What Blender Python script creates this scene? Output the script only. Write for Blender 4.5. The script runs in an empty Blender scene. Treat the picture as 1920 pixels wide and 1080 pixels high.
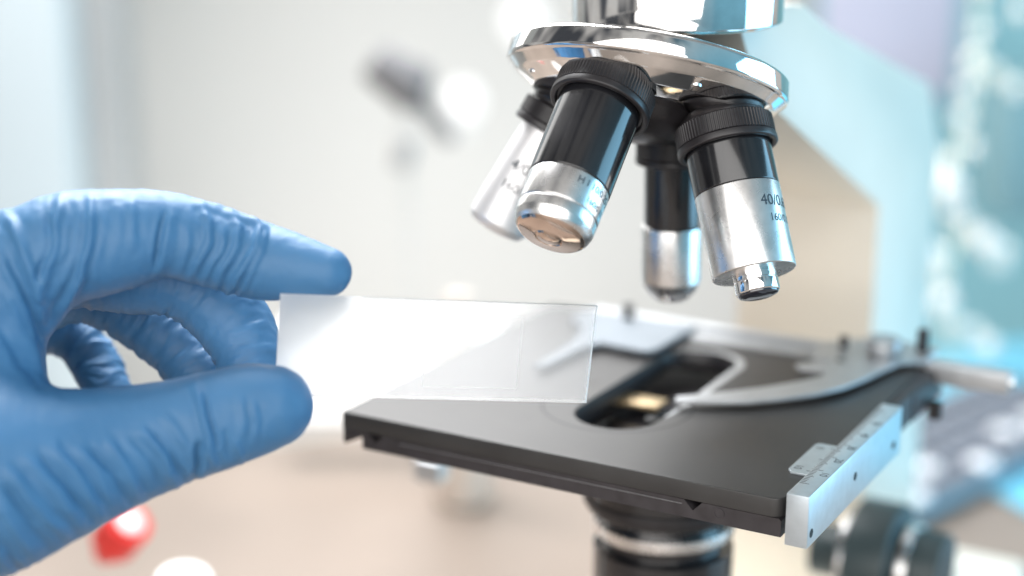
import bpy, bmesh, math, random
import numpy as np
from mathutils import Vector, Matrix
random.seed(4)
MM = 0.001
scene = bpy.context.scene
COL = scene.collection

# ------------------------------------------------------------------ camera
CY, CP, CF = 0.515335, 0.270862, 3164.98          # yaw, pitch, focal length in px of a 1920 px frame
CC = np.array([260.508, -363.624, 159.203])       # mm
CFW = np.array([-math.sin(CY)*math.cos(CP), math.cos(CY)*math.cos(CP), -math.sin(CP)])
CR = np.array([math.cos(CY), math.sin(CY), 0.0])
CU = np.cross(CR, CFW)
def W(px, py, z):
    """world point (mm) seen at a pixel, z mm in front of the lens"""
    return CC + (CFW + CR*(px-960)/CF + CU*(540-py)/CF)*z
def onz(px, py, z=0.0):
    d = CFW + CR*(px-960)/CF + CU*(540-py)/CF
    return CC + d*((z-CC[2])/d[2])
cam = bpy.data.cameras.new('camera'); camo = bpy.data.objects.new('camera', cam); COL.objects.link(camo)
m = Matrix(((CR[0], CU[0], -CFW[0], CC[0]*MM), (CR[1], CU[1], -CFW[1], CC[1]*MM), (CR[2], CU[2], -CFW[2], CC[2]*MM), (0, 0, 0, 1)))
camo.matrix_world = m
cam.sensor_width = 36; cam.lens = CF/1920*36
cam.clip_start = 0.01; cam.clip_end = 50
cam.dof.use_dof = True; cam.dof.focus_distance = 0.416; cam.dof.aperture_fstop = 3.9
scene.camera = camo

# ------------------------------------------------------------------ world and lamps
world = bpy.data.worlds.new('World'); scene.world = world; world.use_nodes = True
nt = world.node_tree; N = nt.nodes; L = nt.links; N.clear()
out = N.new('ShaderNodeOutputWorld'); bg = N.new('ShaderNodeBackground'); L.new(bg.outputs[0], out.inputs[0])
tc = N.new('ShaderNodeTexCoord'); sep = N.new('ShaderNodeSeparateXYZ'); L.new(tc.outputs['Generated'], sep.inputs[0])
mp = N.new('ShaderNodeMapping'); mp.inputs['Scale'].default_value = (1.6, 1.6, .5); L.new(tc.outputs['Generated'], mp.inputs[0])
nz = N.new('ShaderNodeTexNoise'); nz.inputs['Scale'].default_value = 2.2; nz.inputs['Detail'].default_value = 1.5; L.new(mp.outputs[0], nz.inputs[0])
cr = N.new('ShaderNodeValToRGB'); L.new(nz.outputs[0], cr.inputs[0])
cr.color_ramp.elements[0].position = .40; cr.color_ramp.elements[0].color = (.13, .14, .16, 1)
cr.color_ramp.elements[1].position = .58; cr.color_ramp.elements[1].color = (.95, .93, .90, 1)
# cyan towards +X (a monitor lit side of the room)
cx = N.new('ShaderNodeMapRange'); L.new(sep.outputs[0], cx.inputs[0])
cx.inputs[1].default_value = .45; cx.inputs[2].default_value = .95
mx = N.new('ShaderNodeMixRGB'); L.new(cx.outputs[0], mx.inputs[0]); L.new(cr.outputs[0], mx.inputs[1]); mx.inputs[2].default_value = (.30, .72, .95, 1)
L.new(mx.outputs[0], bg.inputs[0]); bg.inputs[1].default_value = 0.5

def area(name, loc, target, sx, sy, power, color):
    l = bpy.data.lights.new(name, 'AREA'); l.shape = 'RECTANGLE'; l.size = sx; l.size_y = sy; l.energy = power; l.color = color
    o = bpy.data.objects.new(name, l); COL.objects.link(o)
    o.location = Vector(loc)*MM
    o.rotation_euler = (Vector(target)*MM-o.location).to_track_quat('-Z', 'Y').to_euler()
    return o
area('back_light', (-640, 640, 430), (40, 20, 20), 1.0, .7, 6, (1, .98, .96))  # light of the window behind, to the left
area('back_light', (-260, 260, 560), (10, -20, 60), .4, .4, 11.5, (.97, .98, 1))  # extra lamp added to backlight the slide and rim the glove
area('front_fill', (360, -900, 420), (60, 80, 0), 1.5, 1.0, 15, (1, .98, .96))  # unseen fill added behind the camera for the faces towards it
area('screen_light', (600, 400, 60), (120, 80, 0), .5, .45, 3.4, (.33, .71, 1))
area('wall_fill', (-350, 500, 700), (-500, 1100, -200), .8, .3, .8, (1, .985, .96))  # unseen lamp added to brighten the wall
area('wall_fill', tuple(W(760, 1010, 1130)), tuple(W(760, 640, 1560)), .3, .3, 1.1, (1, .985, .96))  # added behind the table edge to brighten the lower wall

vs = scene.view_settings; vs.view_transform = 'Standard'; vs.look = 'None'; vs.exposure = 0.06; vs.gamma = 1
scene.cycles.max_bounces = 10; scene.cycles.transmission_bounces = 8; scene.cycles.transparent_max_bounces = 12
scene.cycles.caustics_reflective = False; scene.cycles.caustics_refractive = False; scene.cycles.sample_clamp_indirect = 6
scene.cycles.use_denoising = True

# ------------------------------------------------------------------ materials
def mat(name, base=(.5, .5, .5), rough=.5, metal=0.0, spec=.5, coat=0.0, noise=None, bump=None, sss=None, trans=0, emis=None, aniso=0):
    """noise=(scale, amount) varies colour and roughness; bump=(scale, strength, distance mm)"""
    m = bpy.data.materials.new(name); m.use_nodes = True; t = m.node_tree; b = t.nodes['Principled BSDF']
    b.inputs['Base Color'].default_value = (*base, 1); b.inputs['Roughness'].default_value = rough
    b.inputs['Metallic'].default_value = metal; b.inputs['Specular IOR Level'].default_value = spec
    b.inputs['Coat Weight'].default_value = coat; b.inputs['Transmission Weight'].default_value = trans
    b.inputs['Anisotropic'].default_value = aniso
    co = t.nodes.new('ShaderNodeTexCoord')
    if noise:
        n = t.nodes.new('ShaderNodeTexNoise'); n.inputs['Scale'].default_value = noise[0]; n.inputs['Detail'].default_value = 5
        t.links.new(co.outputs['Object'], n.inputs['Vector'])
        r = t.nodes.new('ShaderNodeMapRange'); t.links.new(n.outputs[0], r.inputs[0])
        r.inputs[1].default_value = .3; r.inputs[2].default_value = .7
        r.inputs[3].default_value = 1-noise[1]; r.inputs[4].default_value = 1+noise[1]
        k = t.nodes.new('ShaderNodeVectorMath'); k.operation = 'SCALE'; k.inputs[0].default_value = base
        t.links.new(r.outputs[0], k.inputs['Scale']); t.links.new(k.outputs[0], b.inputs['Base Color'])
        q = t.nodes.new('ShaderNodeMapRange'); t.links.new(n.outputs[0], q.inputs[0])
        q.inputs[1].default_value = .3; q.inputs[2].default_value = .7
        q.inputs[3].default_value = rough*(1-noise[1]*.7); q.inputs[4].default_value = min(1, rough*(1+noise[1]*.7))
        t.links.new(q.outputs[0], b.inputs['Roughness'])
    if bump:
        n = t.nodes.new('ShaderNodeTexNoise'); n.inputs['Scale'].default_value = bump[0]; n.inputs['Detail'].default_value = 4
        t.links.new(co.outputs['Object'], n.inputs['Vector'])
        u = t.nodes.new('ShaderNodeBump'); u.inputs['Strength'].default_value = bump[1]; u.inputs['Distance'].default_value = bump[2]*MM
        t.links.new(n.outputs[0], u.inputs['Height']); t.links.new(u.outputs[0], b.inputs['Normal'])
    if sss:
        b.inputs['Subsurface Weight'].default_value = sss[0]; b.inputs['Subsurface Radius'].default_value = sss[1]; b.inputs['Subsurface Scale'].default_value = sss[2]*MM
    if emis:
        b.inputs['Emission Color'].default_value = (*emis[0], 1); b.inputs['Emission Strength'].default_value = emis[1]
    return m
M = dict(
    chrome=mat('chrome', (.92, .91, .90), .045, 1, noise=(60, .25)),
    steel=mat('satin_steel', (.86, .85, .84), .27, 1, noise=(140, .15), aniso=.3),
    alu=mat('anodised_aluminium', (.60, .67, .72), .34, .7, bump=(2500, .12, .05), noise=(300, .05)),
    clip=mat('clip_metal', (.50, .515, .53), .40, .65, bump=(1800, .1, .05), noise=(200, .06)),
    lacquer=mat('black_lacquer', (.012, .012, .014), .17, 0, .6, coat=.4, noise=(90, .3)),
    blackmetal=mat('black_anodised', (.022, .020, .022), .36, 0, .5, noise=(200, .2), bump=(2500, .1, .03)),
    stage=mat('stage_black', (.046, .0445, .044), .42, .22, .5, noise=(45, .16), bump=(3500, .22, .03)),
    stageside=mat('stage_side_black', (.035, .031, .034), .45, 0, .5, noise=(260, .2), bump=(1500, .3, .05)),
    dark=mat('dark_gap', (.01, .01, .01), .6),
    cream=mat('cream_enamel', (.84, .78, .68), .38, 0, .5, noise=(20, .04)),
    glass=mat('front_lens_glass', (.02, .02, .03), .04, 0, .9, coat=1),
    ink=mat('engraved_ink', (.03, .05, .07), .5),
    plate=mat('jaw_plate_metal', (.20, .225, .25), .55, .3, noise=(150, .08)),
    palesteel=mat('matt_silver', (.82, .81, .81), .4, .6),
    warmrefl=mat('warm_reflection_tint', (.72, .58, .49), .10, 1, noise=(120, .2)),  # warm tint stands in for the bench top's reflection
    brass=mat('pale_brass', (.66, .50, .30), .3, .6),
    glove=mat('blue_nitrile', (.055, .170, .330), .52, 0, .42, sss=(.14, (.35, .65, 1.0), 2.2), bump=(1400, .22, .12), noise=(70, .05)),
    knob=mat('dark_teal_plastic', (.035, .055, .06), .42, 0, .5, noise=(50, .1)),
    table=mat('warm_bench_top', (.25, .20, .165), .5, 0, .5, noise=(9, .14), bump=(60, .05, .3)),
    wall=mat('white_wall', (.71, .68, .645), .8, noise=(3, .03)),
    greycab=mat('grey_cabinet', (.42, .41, .40), .6, noise=(5, .05)),
    bluecab=mat('pale_blue_door', (.58, .64, .66), .6, noise=(5, .04)),
    teal=mat('teal_panel', (.34, .66, .73), .6, noise=(2, .10)),
    tealdark=mat('dark_teal_panel', (.20, .36, .40), .6, noise=(3, .1)),
    lilac=mat('lilac_panel', (.62, .61, .74), .6, noise=(5, .08)),
    petal=mat('cream_petal', (.93, .90, .84), .6, sss=(.2, (1, .8, .6), 3)),
    stem=mat('pale_stem', (.60, .66, .55), .7),
    paper=mat('white_paper', (.86, .86, .85), .55, noise=(8, .02)),
    bluemat=mat('blue_bench_mat', (.16, .50, .66), .35, noise=(6, .1)),
    key=mat('dark_grey_key', (.16, .17, .20), .4, noise=(40, .1)),
    keyglint=mat('glint_key', (.85, .85, .87), .35),  # white keys stand in for glints on key edges
    kbody=mat('grey_keyboard_body', (.16, .24, .29), .45, noise=(20, .05)),
    red=mat('red_plastic', (.72, .035, .03), .35, 0, .5, noise=(60, .1)),
    white=mat('white_plastic', (.88, .87, .85), .4, noise=(40, .03)),
    darkgrey=mat('dark_grey_clamp', (.16, .155, .16), .5, noise=(30, .1)),
    bottle=mat('grey_brown_bottle', (.62, .55, .49), .5, noise=(15, .1)),
    panel=mat('glare_glow', (.8, .8, .8), .5, emis=((1, .99, .98), 1.0)),
    lamp=mat('lit_lamp_globe', (.35, .35, .35), .6, emis=((1, .99, .97), .92)),
)
# microscope slide: thin clear glass with a white veil mixed in to stand for glare on its face
def slide_mat(name, veil, col, tint=(1, 1, 1), rough=.02, trl=.6):
    m = bpy.data.materials.new(name); m.use_nodes = True; t = m.node_tree; t.nodes.clear()
    o = t.nodes.new('ShaderNodeOutputMaterial'); g = t.nodes.new('ShaderNodeBsdfTransparent'); g.inputs[0].default_value = (*tint, 1)
    gl = t.nodes.new('ShaderNodeBsdfGlossy'); gl.inputs['Roughness'].default_value = rough
    fr = t.nodes.new('ShaderNodeFresnel'); fr.inputs[0].default_value = 1.5
    mul = t.nodes.new('ShaderNodeMath'); mul.operation = 'MULTIPLY'; mul.inputs[1].default_value = 1.0; t.links.new(fr.outputs[0], mul.inputs[0])
    m1 = t.nodes.new('ShaderNodeMixShader'); t.links.new(mul.outputs[0], m1.inputs[0]); t.links.new(g.outputs[0], m1.inputs[1]); t.links.new(gl.outputs[0], m1.inputs[2])
    df = t.nodes.new('ShaderNodeBsdfDiffuse'); df.inputs[0].default_value = (*col, 1); tr = t.nodes.new('ShaderNodeBsdfTranslucent'); tr.inputs[0].default_value = (*col, 1)
    m2 = t.nodes.new('ShaderNodeMixShader'); m2.inputs[0].default_value = trl; t.links.new(df.outputs[0], m2.inputs[1]); t.links.new(tr.outputs[0], m2.inputs[2])
    m3 = t.nodes.new('ShaderNodeMixShader'); t.links.new(m1.outputs[0], m3.inputs[1]); t.links.new(m2.outputs[0], m3.inputs[2])
    co = t.nodes.new('ShaderNodeTexCoord'); n = t.nodes.new('ShaderNodeTexNoise'); n.inputs['Scale'].default_value = 60; n.inputs['Detail'].default_value = 2
    t.links.new(co.outputs['Object'], n.inputs['Vector'])
    r = t.nodes.new('ShaderNodeMapRange'); t.links.new(n.outputs[0], r.inputs[0]); r.inputs[3].default_value = veil*.8; r.inputs[4].default_value = veil*1.2
    t.links.new(r.outputs[0], m3.inputs[0]); t.links.new(m3.outputs[0], o.inputs[0])
    return m
M['slide'] = slide_mat('slide_glass', .22, (.98, .99, 1), trl=.85)
M['slide_frost'] = slide_mat('slide_frosted_end', .8, (1, 1, 1), rough=.3, trl=.8)
M['slide_edge'] = slide_mat('slide_ground_edge', .85, (1, 1, 1), (.96, 1, 1), .15, .9)
M['slide_strip'] = slide_mat('slide_edge_glint', .93, (1, 1, 1), (1, 1, 1), .15, .8)
M['slip_edge'] = slide_mat('cover_glass_edge', .45, (1, 1, 1), (1, 1, 1), .15, .9)
M['cover'] = slide_mat('cover_glass', .05, (.95, .97, .97))

# ------------------------------------------------------------------ helpers
def finish(bm_or_mesh, name, material, parent=None, angle=35):
    if isinstance(bm_or_mesh, bmesh.types.BMesh):
        me = bpy.data.meshes.new(name); bm_or_mesh.normal_update(); bm_or_mesh.to_mesh(me); bm_or_mesh.free()
    else: me = bm_or_mesh
    me.materials.clear(); me.materials.append(material)
    me.polygons.foreach_set('use_smooth', [True]*len(me.polygons))
    me.set_sharp_from_angle(angle=math.radians(angle)); me.update()
    o = bpy.data.objects.new(name, me); COL.objects.link(o)
    if parent is not None: o.parent = parent; o.matrix_parent_inverse = parent_inv(parent)
    return o
def parent_inv(p):
    mtx = Matrix.Identity(4); q = p
    while q is not None:
        mtx = (q.matrix_basis) @ mtx if q.parent is None else q.matrix_parent_inverse @ q.matrix_basis @ mtx
        q = q.parent
    return mtx.inverted()
def thing(name, label, cat, loc=(0, 0, 0), group=None):
    o = bpy.data.objects.new(name, None); COL.objects.link(o); o.location = Vector(loc)*MM; o.empty_display_size = .01
    o['label'] = label; o['category'] = cat
    if group: o['group'] = group
    return o
def tag(o, label, cat, group=None):
    o['label'] = label; o['category'] = cat
    if group: o['group'] = group
    return o
def frame(origin, zdir, xhint=(1, 0, 0)):
    z = Vector(zdir).normalized(); x = Vector(xhint)
    if abs(z.dot(x.normalized())) > .98: x = Vector((0, 1, 0))
    x = (x-z*x.dot(z)).normalized(); y = z.cross(x)
    return Matrix(((x[0], y[0], z[0], origin[0]), (x[1], y[1], z[1], origin[1]), (x[2], y[2], z[2], origin[2]), (0, 0, 0, 1)))
def lathe_bm(profile, seg=96, mtx=None, bm=None, rad=None):
    bm = bm or bmesh.new(); rings = []
    for (t, r) in profile:
        ring = []
        for i in range(seg):
            a = 2*math.pi*i/seg; rr = max(r, .01)
            if rad: rr += rad(t, a, i)
            v = Vector((rr*math.cos(a), rr*math.sin(a), t))
            if mtx: v = mtx @ v
            ring.append(bm.verts.new(v*MM))
        rings.append(ring)
    for a, b in zip(rings, rings[1:]):
        for i in range(seg):
            j = (i+1) % seg; bm.faces.new((a[i], a[j], b[j], b[i]))
    bm.faces.new(list(reversed(rings[0]))); bm.faces.new(rings[-1])
    bmesh.ops.recalc_face_normals(bm, faces=bm.faces)
    return bm
def lathe(name, profile, material, parent=None, mtx=None, seg=96, angle=30):
    return finish(lathe_bm(profile, seg, mtx), name, material, parent, angle)
def rounded(prof, r=.3):
    """round the convex corners of a lathe profile a little"""
    out_ = [prof[0]]
    for p, q, s in zip(prof, prof[1:], prof[2:]):
        P, Q, S = map(lambda u: np.array(u, float), (p, q, s)); a = np.linalg.norm(P-Q); b = np.linalg.norm(S-Q)
        k = min(r, a*.4, b*.4)
        if k > .02:
            A = Q+(P-Q)/a*k; B = Q+(S-Q)/b*k
            for t in (0, .33, .67, 1): out_.append(tuple((1-t)**2*A+2*t*(1-t)*Q+t*t*B))
        else: out_.append(q)
    return out_+[prof[-1]]
def box_bm(x0, x1, y0, y1, z0, z1, bev=0.0, bm=None, mtx=None):
    tmp = bmesh.new()
    vs_ = [tmp.verts.new(Vector(p)) for p in ((x0, y0, z0), (x1, y0, z0), (x1, y1, z0), (x0, y1, z0), (x0, y0, z1), (x1, y0, z1), (x1, y1, z1), (x0, y1, z1))]
    for f in ((3, 2, 1, 0), (4, 5, 6, 7), (0, 1, 5, 4), (1, 2, 6, 5), (2, 3, 7, 6), (3, 0, 4, 7)): tmp.faces.new([vs_[i] for i in f])
    if bev: bmesh.ops.bevel(tmp, geom=tmp.edges[:], offset=bev, segments=3, affect='EDGES', profile=.5)
    for v in tmp.verts: v.co = ((mtx @ v.co) if mtx else v.co)*MM
    if bm is None: return tmp
    me = bpy.data.meshes.new('t'); tmp.to_mesh(me); tmp.free(); bm.from_mesh(me); bpy.data.meshes.remove(me)
    return bm
def box(name, x0, x1, y0, y1, z0, z1, material, parent=None, bev=0.0, mtx=None):
    return finish(box_bm(x0, x1, y0, y1, z0, z1, bev, None, mtx), name, material, parent)
def plate_mesh(loops, z0, z1, bev=.25, mtx=None):
    """loops[0] = outline, the rest holes; a bevelled slab from z0 to z1"""
    cu = bpy.data.curves.new('plate', 'CURVE'); cu.dimensions = '2D'; cu.fill_mode = 'BOTH'
    for lp in loops:
        s = cu.splines.new('POLY'); s.points.add(len(lp)-1); s.use_cyclic_u = True
        for p, q in zip(s.points, lp): p.co = (q[0], q[1], 0, 1)
    h = (z1-z0)/2; cu.extrude = max(h-bev, .001); cu.bevel_depth = bev; cu.bevel_resolution = 2; cu.offset = -bev
    o = bpy.data.objects.new('plate', cu); me = bpy.data.meshes.new_from_object(o)
    bpy.data.objects.remove(o); bpy.data.curves.remove(cu)
    for v in me.vertices:
        c = Vector((v.co.x, v.co.y, v.co.z+(z0+z1)/2)); v.co = ((mtx @ c) if mtx else c)*MM
    return me
def arc(cx_, cy_, r, a0, a1, n=24):
    return [(cx_+r*math.cos(math.radians(a0+(a1-a0)*i/n)), cy_+r*math.sin(math.radians(a0+(a1-a0)*i/n))) for i in range(n+1)]
def smooth_poly(pts, n=6):
    out_ = []; k = len(pts)
    for i in range(k):
        p0, p1, p2, p3 = [np.array(pts[(i+d) % k], float) for d in (-1, 0, 1, 2)]
        for j in range(n):
            t = j/n; out_.append(tuple(.5*((2*p1)+(-p0+p2)*t+(2*p0-5*p1+4*p2-p3)*t*t+(-p0+3*p1-3*p2+p3)*t**3)))
    return out_
def text_mesh(s, size, mapf, extrude=0, subdiv=0):
    cu = bpy.data.curves.new('txt', 'FONT'); cu.body = s; cu.size = size; cu.align_x = 'LEFT'; cu.resolution_u = 4
    o = bpy.data.objects.new('txt', cu); me = bpy.data.meshes.new_from_object(o); bpy.data.objects.remove(o); bpy.data.curves.remove(cu)
    bm = bmesh.new(); bm.from_mesh(me); bpy.data.meshes.remove(me)
    bmesh.ops.triangulate(bm, faces=bm.faces)
    for v in bm.verts: v.co = Vector(mapf(v.co.x, v.co.y))*MM
    return bm

# ------------------------------------------------------------------ setting
def structure(o): o['kind'] = 'structure'; return o
TZ = -150.0
tp1, tp2 = onz(350, 850, TZ), onz(1900, 640, TZ)
td = (tp2-tp1)/np.linalg.norm(tp2-tp1)
tm = Matrix(((td[0], -td[1], 0, tp1[0]), (td[1], td[0], 0, tp1[1]), (0, 0, 1, 0), (0, 0, 0, 1)))
structure(box('tabletop', -1300, 1300, -1150, 0, TZ-30, TZ, M['table'], None, 2, tm))
vdir = np.array([CFW[0], CFW[1], 0]); vdir /= np.linalg.norm(vdir)
def facing(px, py, z):
    """matrix of an upright frame at that point: x to the right, y away, z up"""
    p = W(px, py, z)
    return Matrix(((CR[0], vdir[0], 0, p[0]), (CR[1], vdir[1], 0, p[1]), (0, 0, 1, p[2]), (0, 0, 0, 1)))
wm = Matrix(((CR[0], vdir[0], 0, CC[0]+vdir[0]*1500), (CR[1], vdir[1], 0, CC[1]+vdir[1]*1500), (0, 0, 1, 0), (0, 0, 0, 1)))
structure(box('wall', -1600, 260, 0, 40, -900, 900, M['wall'], None, 0, wm))
structure(box('teal_wall', 262, 1300, 0, 40, -900, 900, M['teal'], None, 0, wm))
structure(box('floor', -1700, 1400, -1600, 0, -905, -901, M['wall'], None, 0, wm))

# ------------------------------------------------------------------ microscope
mic = thing('microscope', 'black and chrome laboratory microscope with four objectives over its dark stage', 'microscope', (70.5, 90, TZ))

# stage ------------------------------------------------
SW, SD = 130.0, 124.4
outl = [(.3, 0)] + arc(SW-3.2, 3.2, 3.2, -90, 0, 8) + arc(SW-1, SD-1, 1, 0, 90, 3) + arc(1, SD-1, 1, 90, 180, 3) + [(0, .3)]
slot = arc(68, 36, 12, 180, 360, 28) + arc(68.5, 89, 12, 0, 180, 28)
stage = finish(plate_mesh([outl, list(reversed(slot))], -5.0, 0, .28), 'stage_plate', M['stage'], mic, 40)
# lower layer with the dovetail: a profile in X-Z run along Y
def prism(name, poly, y0, y1, material, parent, axis='y', bev=0.0, mtx=None):
    bm = bmesh.new()
    def P(a, b, c):
        v = Vector((a, c, b)) if axis == 'y' else Vector((c, a, b))
        return ((mtx @ v) if mtx else v)*MM
    A = [bm.verts.new(P(a, b, y0)) for a, b in poly]; B = [bm.verts.new(P(a, b, y1)) for a, b in poly]
    n = len(A)
    bm.faces.new(A); bm.faces.new(list(reversed(B)))
    for i in range(n): bm.faces.new((A[i], A[(i+1) % n], B[(i+1) % n], B[i]))
    bmesh.ops.recalc_face_normals(bm, faces=bm.faces)
    if bev: bmesh.ops.bevel(bm, geom=bm.edges[:], offset=bev*MM, segments=2, affect='EDGES', profile=.5)
    return finish(bm, name, material, parent)
prism('stage_lip', [(0.2, -5.02), (6.5, -5.02), (5.6, -7.0), (1.0, -9.2), (0.2, -9.2)], .15, SD-1, M['stageside'], mic, bev=.12)
low = [(6.6, -5.04), (8.6, -5.04), (11, -7.6), (13.4, -5.04), (104.0, -5.04), (106.5, -7.6), (109, -5.04), (129.2, -5.04), (129.8, -5.6), (129.8, -9.8), (6.6, -9.8)]
# front edge stays clear of the optical hole: two side rails and a front and back rail
bm = bmesh.new()
def addprism(bm, poly, y0, y1):
    A = [bm.verts.new(Vector((a, y0, b))*MM) for a, b in poly]; B = [bm.verts.new(Vector((a, y1, b))*MM) for a, b in poly]; n = len(A)
    bm.faces.new(A); bm.faces.new(list(reversed(B)))
    for i in range(n): bm.faces.new((A[i], A[(i+1) % n], B[(i+1) % n], B[i]))
addprism(bm, low, .1, 20)
bmesh.ops.recalc_face_normals(bm, faces=bm.faces)
box_bm(6.6, 52, 20.01, SD-.5, -9.8, -5.04, 0, bm); box_bm(88, 129.8, 20.01, SD-.5, -9.8, -5.04, 0, bm); box_bm(52.01, 87.99, 108, SD-.5, -9.8, -5.04, 0, bm)
finish(bm, 'stage_underplate', M['stageside'], mic)
# thin seam and engraved bits of the front edge
box('front_seam', 19, 103.5, -.03, .09, -6.29, -6.21, M['clip'], mic)
def ring_on_y(name, x, z, r, material):
    return lathe(name, [(0, r), (.16, r), (.16, r*.72), (.05, r*.7), (.05, .05)], material, mic, frame((x, .06, z), (0, -1, 0)), 32)
ring_on_y('front_screw', 17.2, -7.2, 1.7, M['stageside'])
ring_on_y('front_screw', 113.5, -6.9, 1.5, M['stageside'])
# rim of the slot (a pale chamfer along the right side)
def slot_loop(grow, n=28): return arc(68, 36, 12+grow, 180, 360, n) + arc(68.5, 89, 12+grow, 0, 180, n)
bm = bmesh.new(); prof = [(.55, .02), (.45, .04), (-.1, -.8), (-.35, -4.9)]
loops = [[bm.verts.new(Vector((x, y, z))*MM) for x, y in slot_loop(g)] for g, z in prof]
for a, b in zip(loops, loops[1:]):
    for i in range(len(a)): bm.faces.new((a[i], a[(i+1) % len(a)], b[(i+1) % len(b)], b[i]))
bmesh.ops.recalc_face_normals(bm, faces=bm.faces)
finish(bm, 'slot_rim', M['blackmetal'], mic, 50)
bm = bmesh.new(); pth_ = [(80, 40+i*3.5) for i in range(15)]+arc(68.5, 89, 11.6, 0, 125, 20)
la, lb = [], []
for i, (x, y) in enumerate(pth_):
    a_ = 0 if i < 15 else math.radians(125*(i-15)/20); wd_ = 2.6*min(1, (i+1)/6)*(1 if i < 22 else max(.15, (36-i)/14))
    la.append(bm.verts.new(Vector((x+.45, y, .045))*MM) if i < 15 else bm.verts.new(Vector((68.5+12.1*math.cos(a_), 89+12.1*math.sin(a_), .045))*MM))
    lb.append(bm.verts.new(Vector((x+.45+wd_, y, .06))*MM) if i < 15 else bm.verts.new(Vector((68.5+(12.1+wd_)*math.cos(a_), 89+(12.1+wd_)*math.sin(a_), .06))*MM))
for i in range(len(la)-1): bm.faces.new((la[i], lb[i], lb[i+1], la[i+1]))
finish(bm, 'pale_rim', M['clip'], mic, 50)
# engraved circle round the opening
bm = bmesh.new(); R0, cx0, cy0 = 21.3, 65.0, 42.0
pts = [(cx0+(R0+s)*math.cos(math.radians(a)), cy0+(R0+s)*math.sin(math.radians(a))) for a in range(130, 412, 3) for s in (-.28, .28)]
V = [bm.verts.new(Vector((x, y, .02))*MM) for x, y in pts]
for i in range(0, len(V)-2, 2): bm.faces.new((V[i], V[i+1], V[i+3], V[i+2]))
finish(bm, 'engraved_circle', M['dark'], mic)

# ruler bar on the right ---------------------------------
box('ruler_bar', 131.6, 137.4, -2.0, 72.5, -10.5, 3.0, M['alu'], mic, .25)
ruler = mic.children[-1]
ruler = [o for o in COL.objects if o.name.startswith('ruler_bar')][0]
for yy, zz in ((0.6, -7.2), (33, -3.8), (66, -6.2)):
    lathe('ruler_screw', [(0, 1.15), (.12, 1.15), (.12, .6), (.12, .05)], M['dark'], ruler, frame((137.36, yy, zz), (1, 0, 0)), 24)
bm = bmesh.new()
for i in range(0, 63):
    y = 6+i*1.0; ln = 2.6 if i % 10 == 0 else (1.9 if i % 5 == 0 else 1.3)
    box_bm(131.9, 131.9+ln, y-.11, y+.11, 3.0, 3.03, 0, bm)
finish(bm, 'scale_marks', M['ink'], ruler)
for i, s in enumerate(('10', '20', '30', '40', '50')):
    y = 14+i*10.5
    finish(text_mesh(s, 2.9, lambda a, b, y=y: (136.9-b, y-1.2+a, 3.03) if False else (134.6+b*1.0, y+1.2-a, 3.03)), 'scale_number', M['ink'], ruler)
vp = [(125.6, 17.2), (131.3, 17.2), (131.3, 40)] + arc(126.0, 38.4, 1.6, 90, 180, 6) + [(124.4, 19.0)]
vern = finish(plate_mesh([vp], .05, .75, .1), 'vernier_plate', M['alu'], mic)
bm = bmesh.new()
for i in range(11):
    y = 19.6+i*1.8; ln = 2.3 if i % 5 == 0 else 1.5
    box_bm(131.2-ln, 131.2, y-.12, y+.12, .74, .775, 0, bm)
finish(bm, 'scale_marks', M['ink'], vern)
finish(text_mesh('0', 3.0, lambda a, b: (125.6+b, 37.2-a, .78)), 'scale_number', M['ink'], vern)
finish(text_mesh('10', 3.0, lambda a, b: (125.4+b, 22.4-a, .78)), 'scale_number', M['ink'], vern)

# slide holder -------------------------------------------
fo = [(80.0, 47.5), (90, 52.2), (98.5, 57.2), (106, 64.5), (112.5, 72.5), (117.5, 82), (120.5, 93), (122.5, 103), (124.5, 112), (131, 117.5), (131, 131), (118, 133), (104, 128), (97, 119), (98.5, 108), (101, 103), (105.5, 104), (106, 101.5), (101, 99.5), (98, 95), (101, 91.5), (108, 93.5), (108.5, 88), (103.5, 79), (98, 71), (91, 62.8), (84.5, 56.2), (79.2, 50.8)]
holder = finish(plate_mesh([fo], 1.5, 2.7, .12), 'slide_holder', M['clip'], mic, 50)
lathe('thumb_screw', rounded([(0, 3.6), (1.0, 3.6), (1.0, 5.3), (4.6, 5.3), (5.0, 4.9), (5.0, .05)]), M['clip'], holder, frame((117.5, 117.5, 2.7), (0, 0, 1)), 64)
lathe('post', rounded([(0, 1.8), (6.5, 1.8), (7, 1.5), (7, .05)]), M['blackmetal'], holder, frame((127.2, 126, 2.7), (0, 0, 1)), 32)
lathe('small_post', rounded([(0, 1.3), (3.4, 1.3), (3.6, 1.1), (3.6, .05)]), M['blackmetal'], holder, frame((105, 118, 2.7), (0, 0, 1)), 24)
lathe('screw_hole', [(0, 1.3), (.05, 1.3), (.05, .05)], M['dark'], holder, frame((108.5, 104.5, 2.7), (0, 0, 1)), 24)
# rear rail and the fixed jaw on the left
rail = box('rear_rail', 18, 131, 118.4, 123.2, .1, 2.2, M['clip'], mic, .4)
box('rack_strip', 20, 118, 110.0, 117.4, 0.1, .8, M['clip'], rail, .2)
jaw = [(30.5, 55.5), (33.5, 58), (35.2, 80), (38, 85.5), (53, 84.5), (55.5, 88), (56.5, 117.6), (17, 117.6), (17.5, 104), (25, 98), (30, 80)]
finish(plate_mesh([jaw], 1.3, 2.6, .15), 'fixed_jaw', M['plate'], mic, 50)
lathe('jaw_post', rounded([(0, 1.7), (4.5, 1.7), (4.8, 1.4), (4.8, .05)]), M['blackmetal'], mic, frame((33.5, 114, 2.6), (0, 0, 1)), 24)
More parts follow.
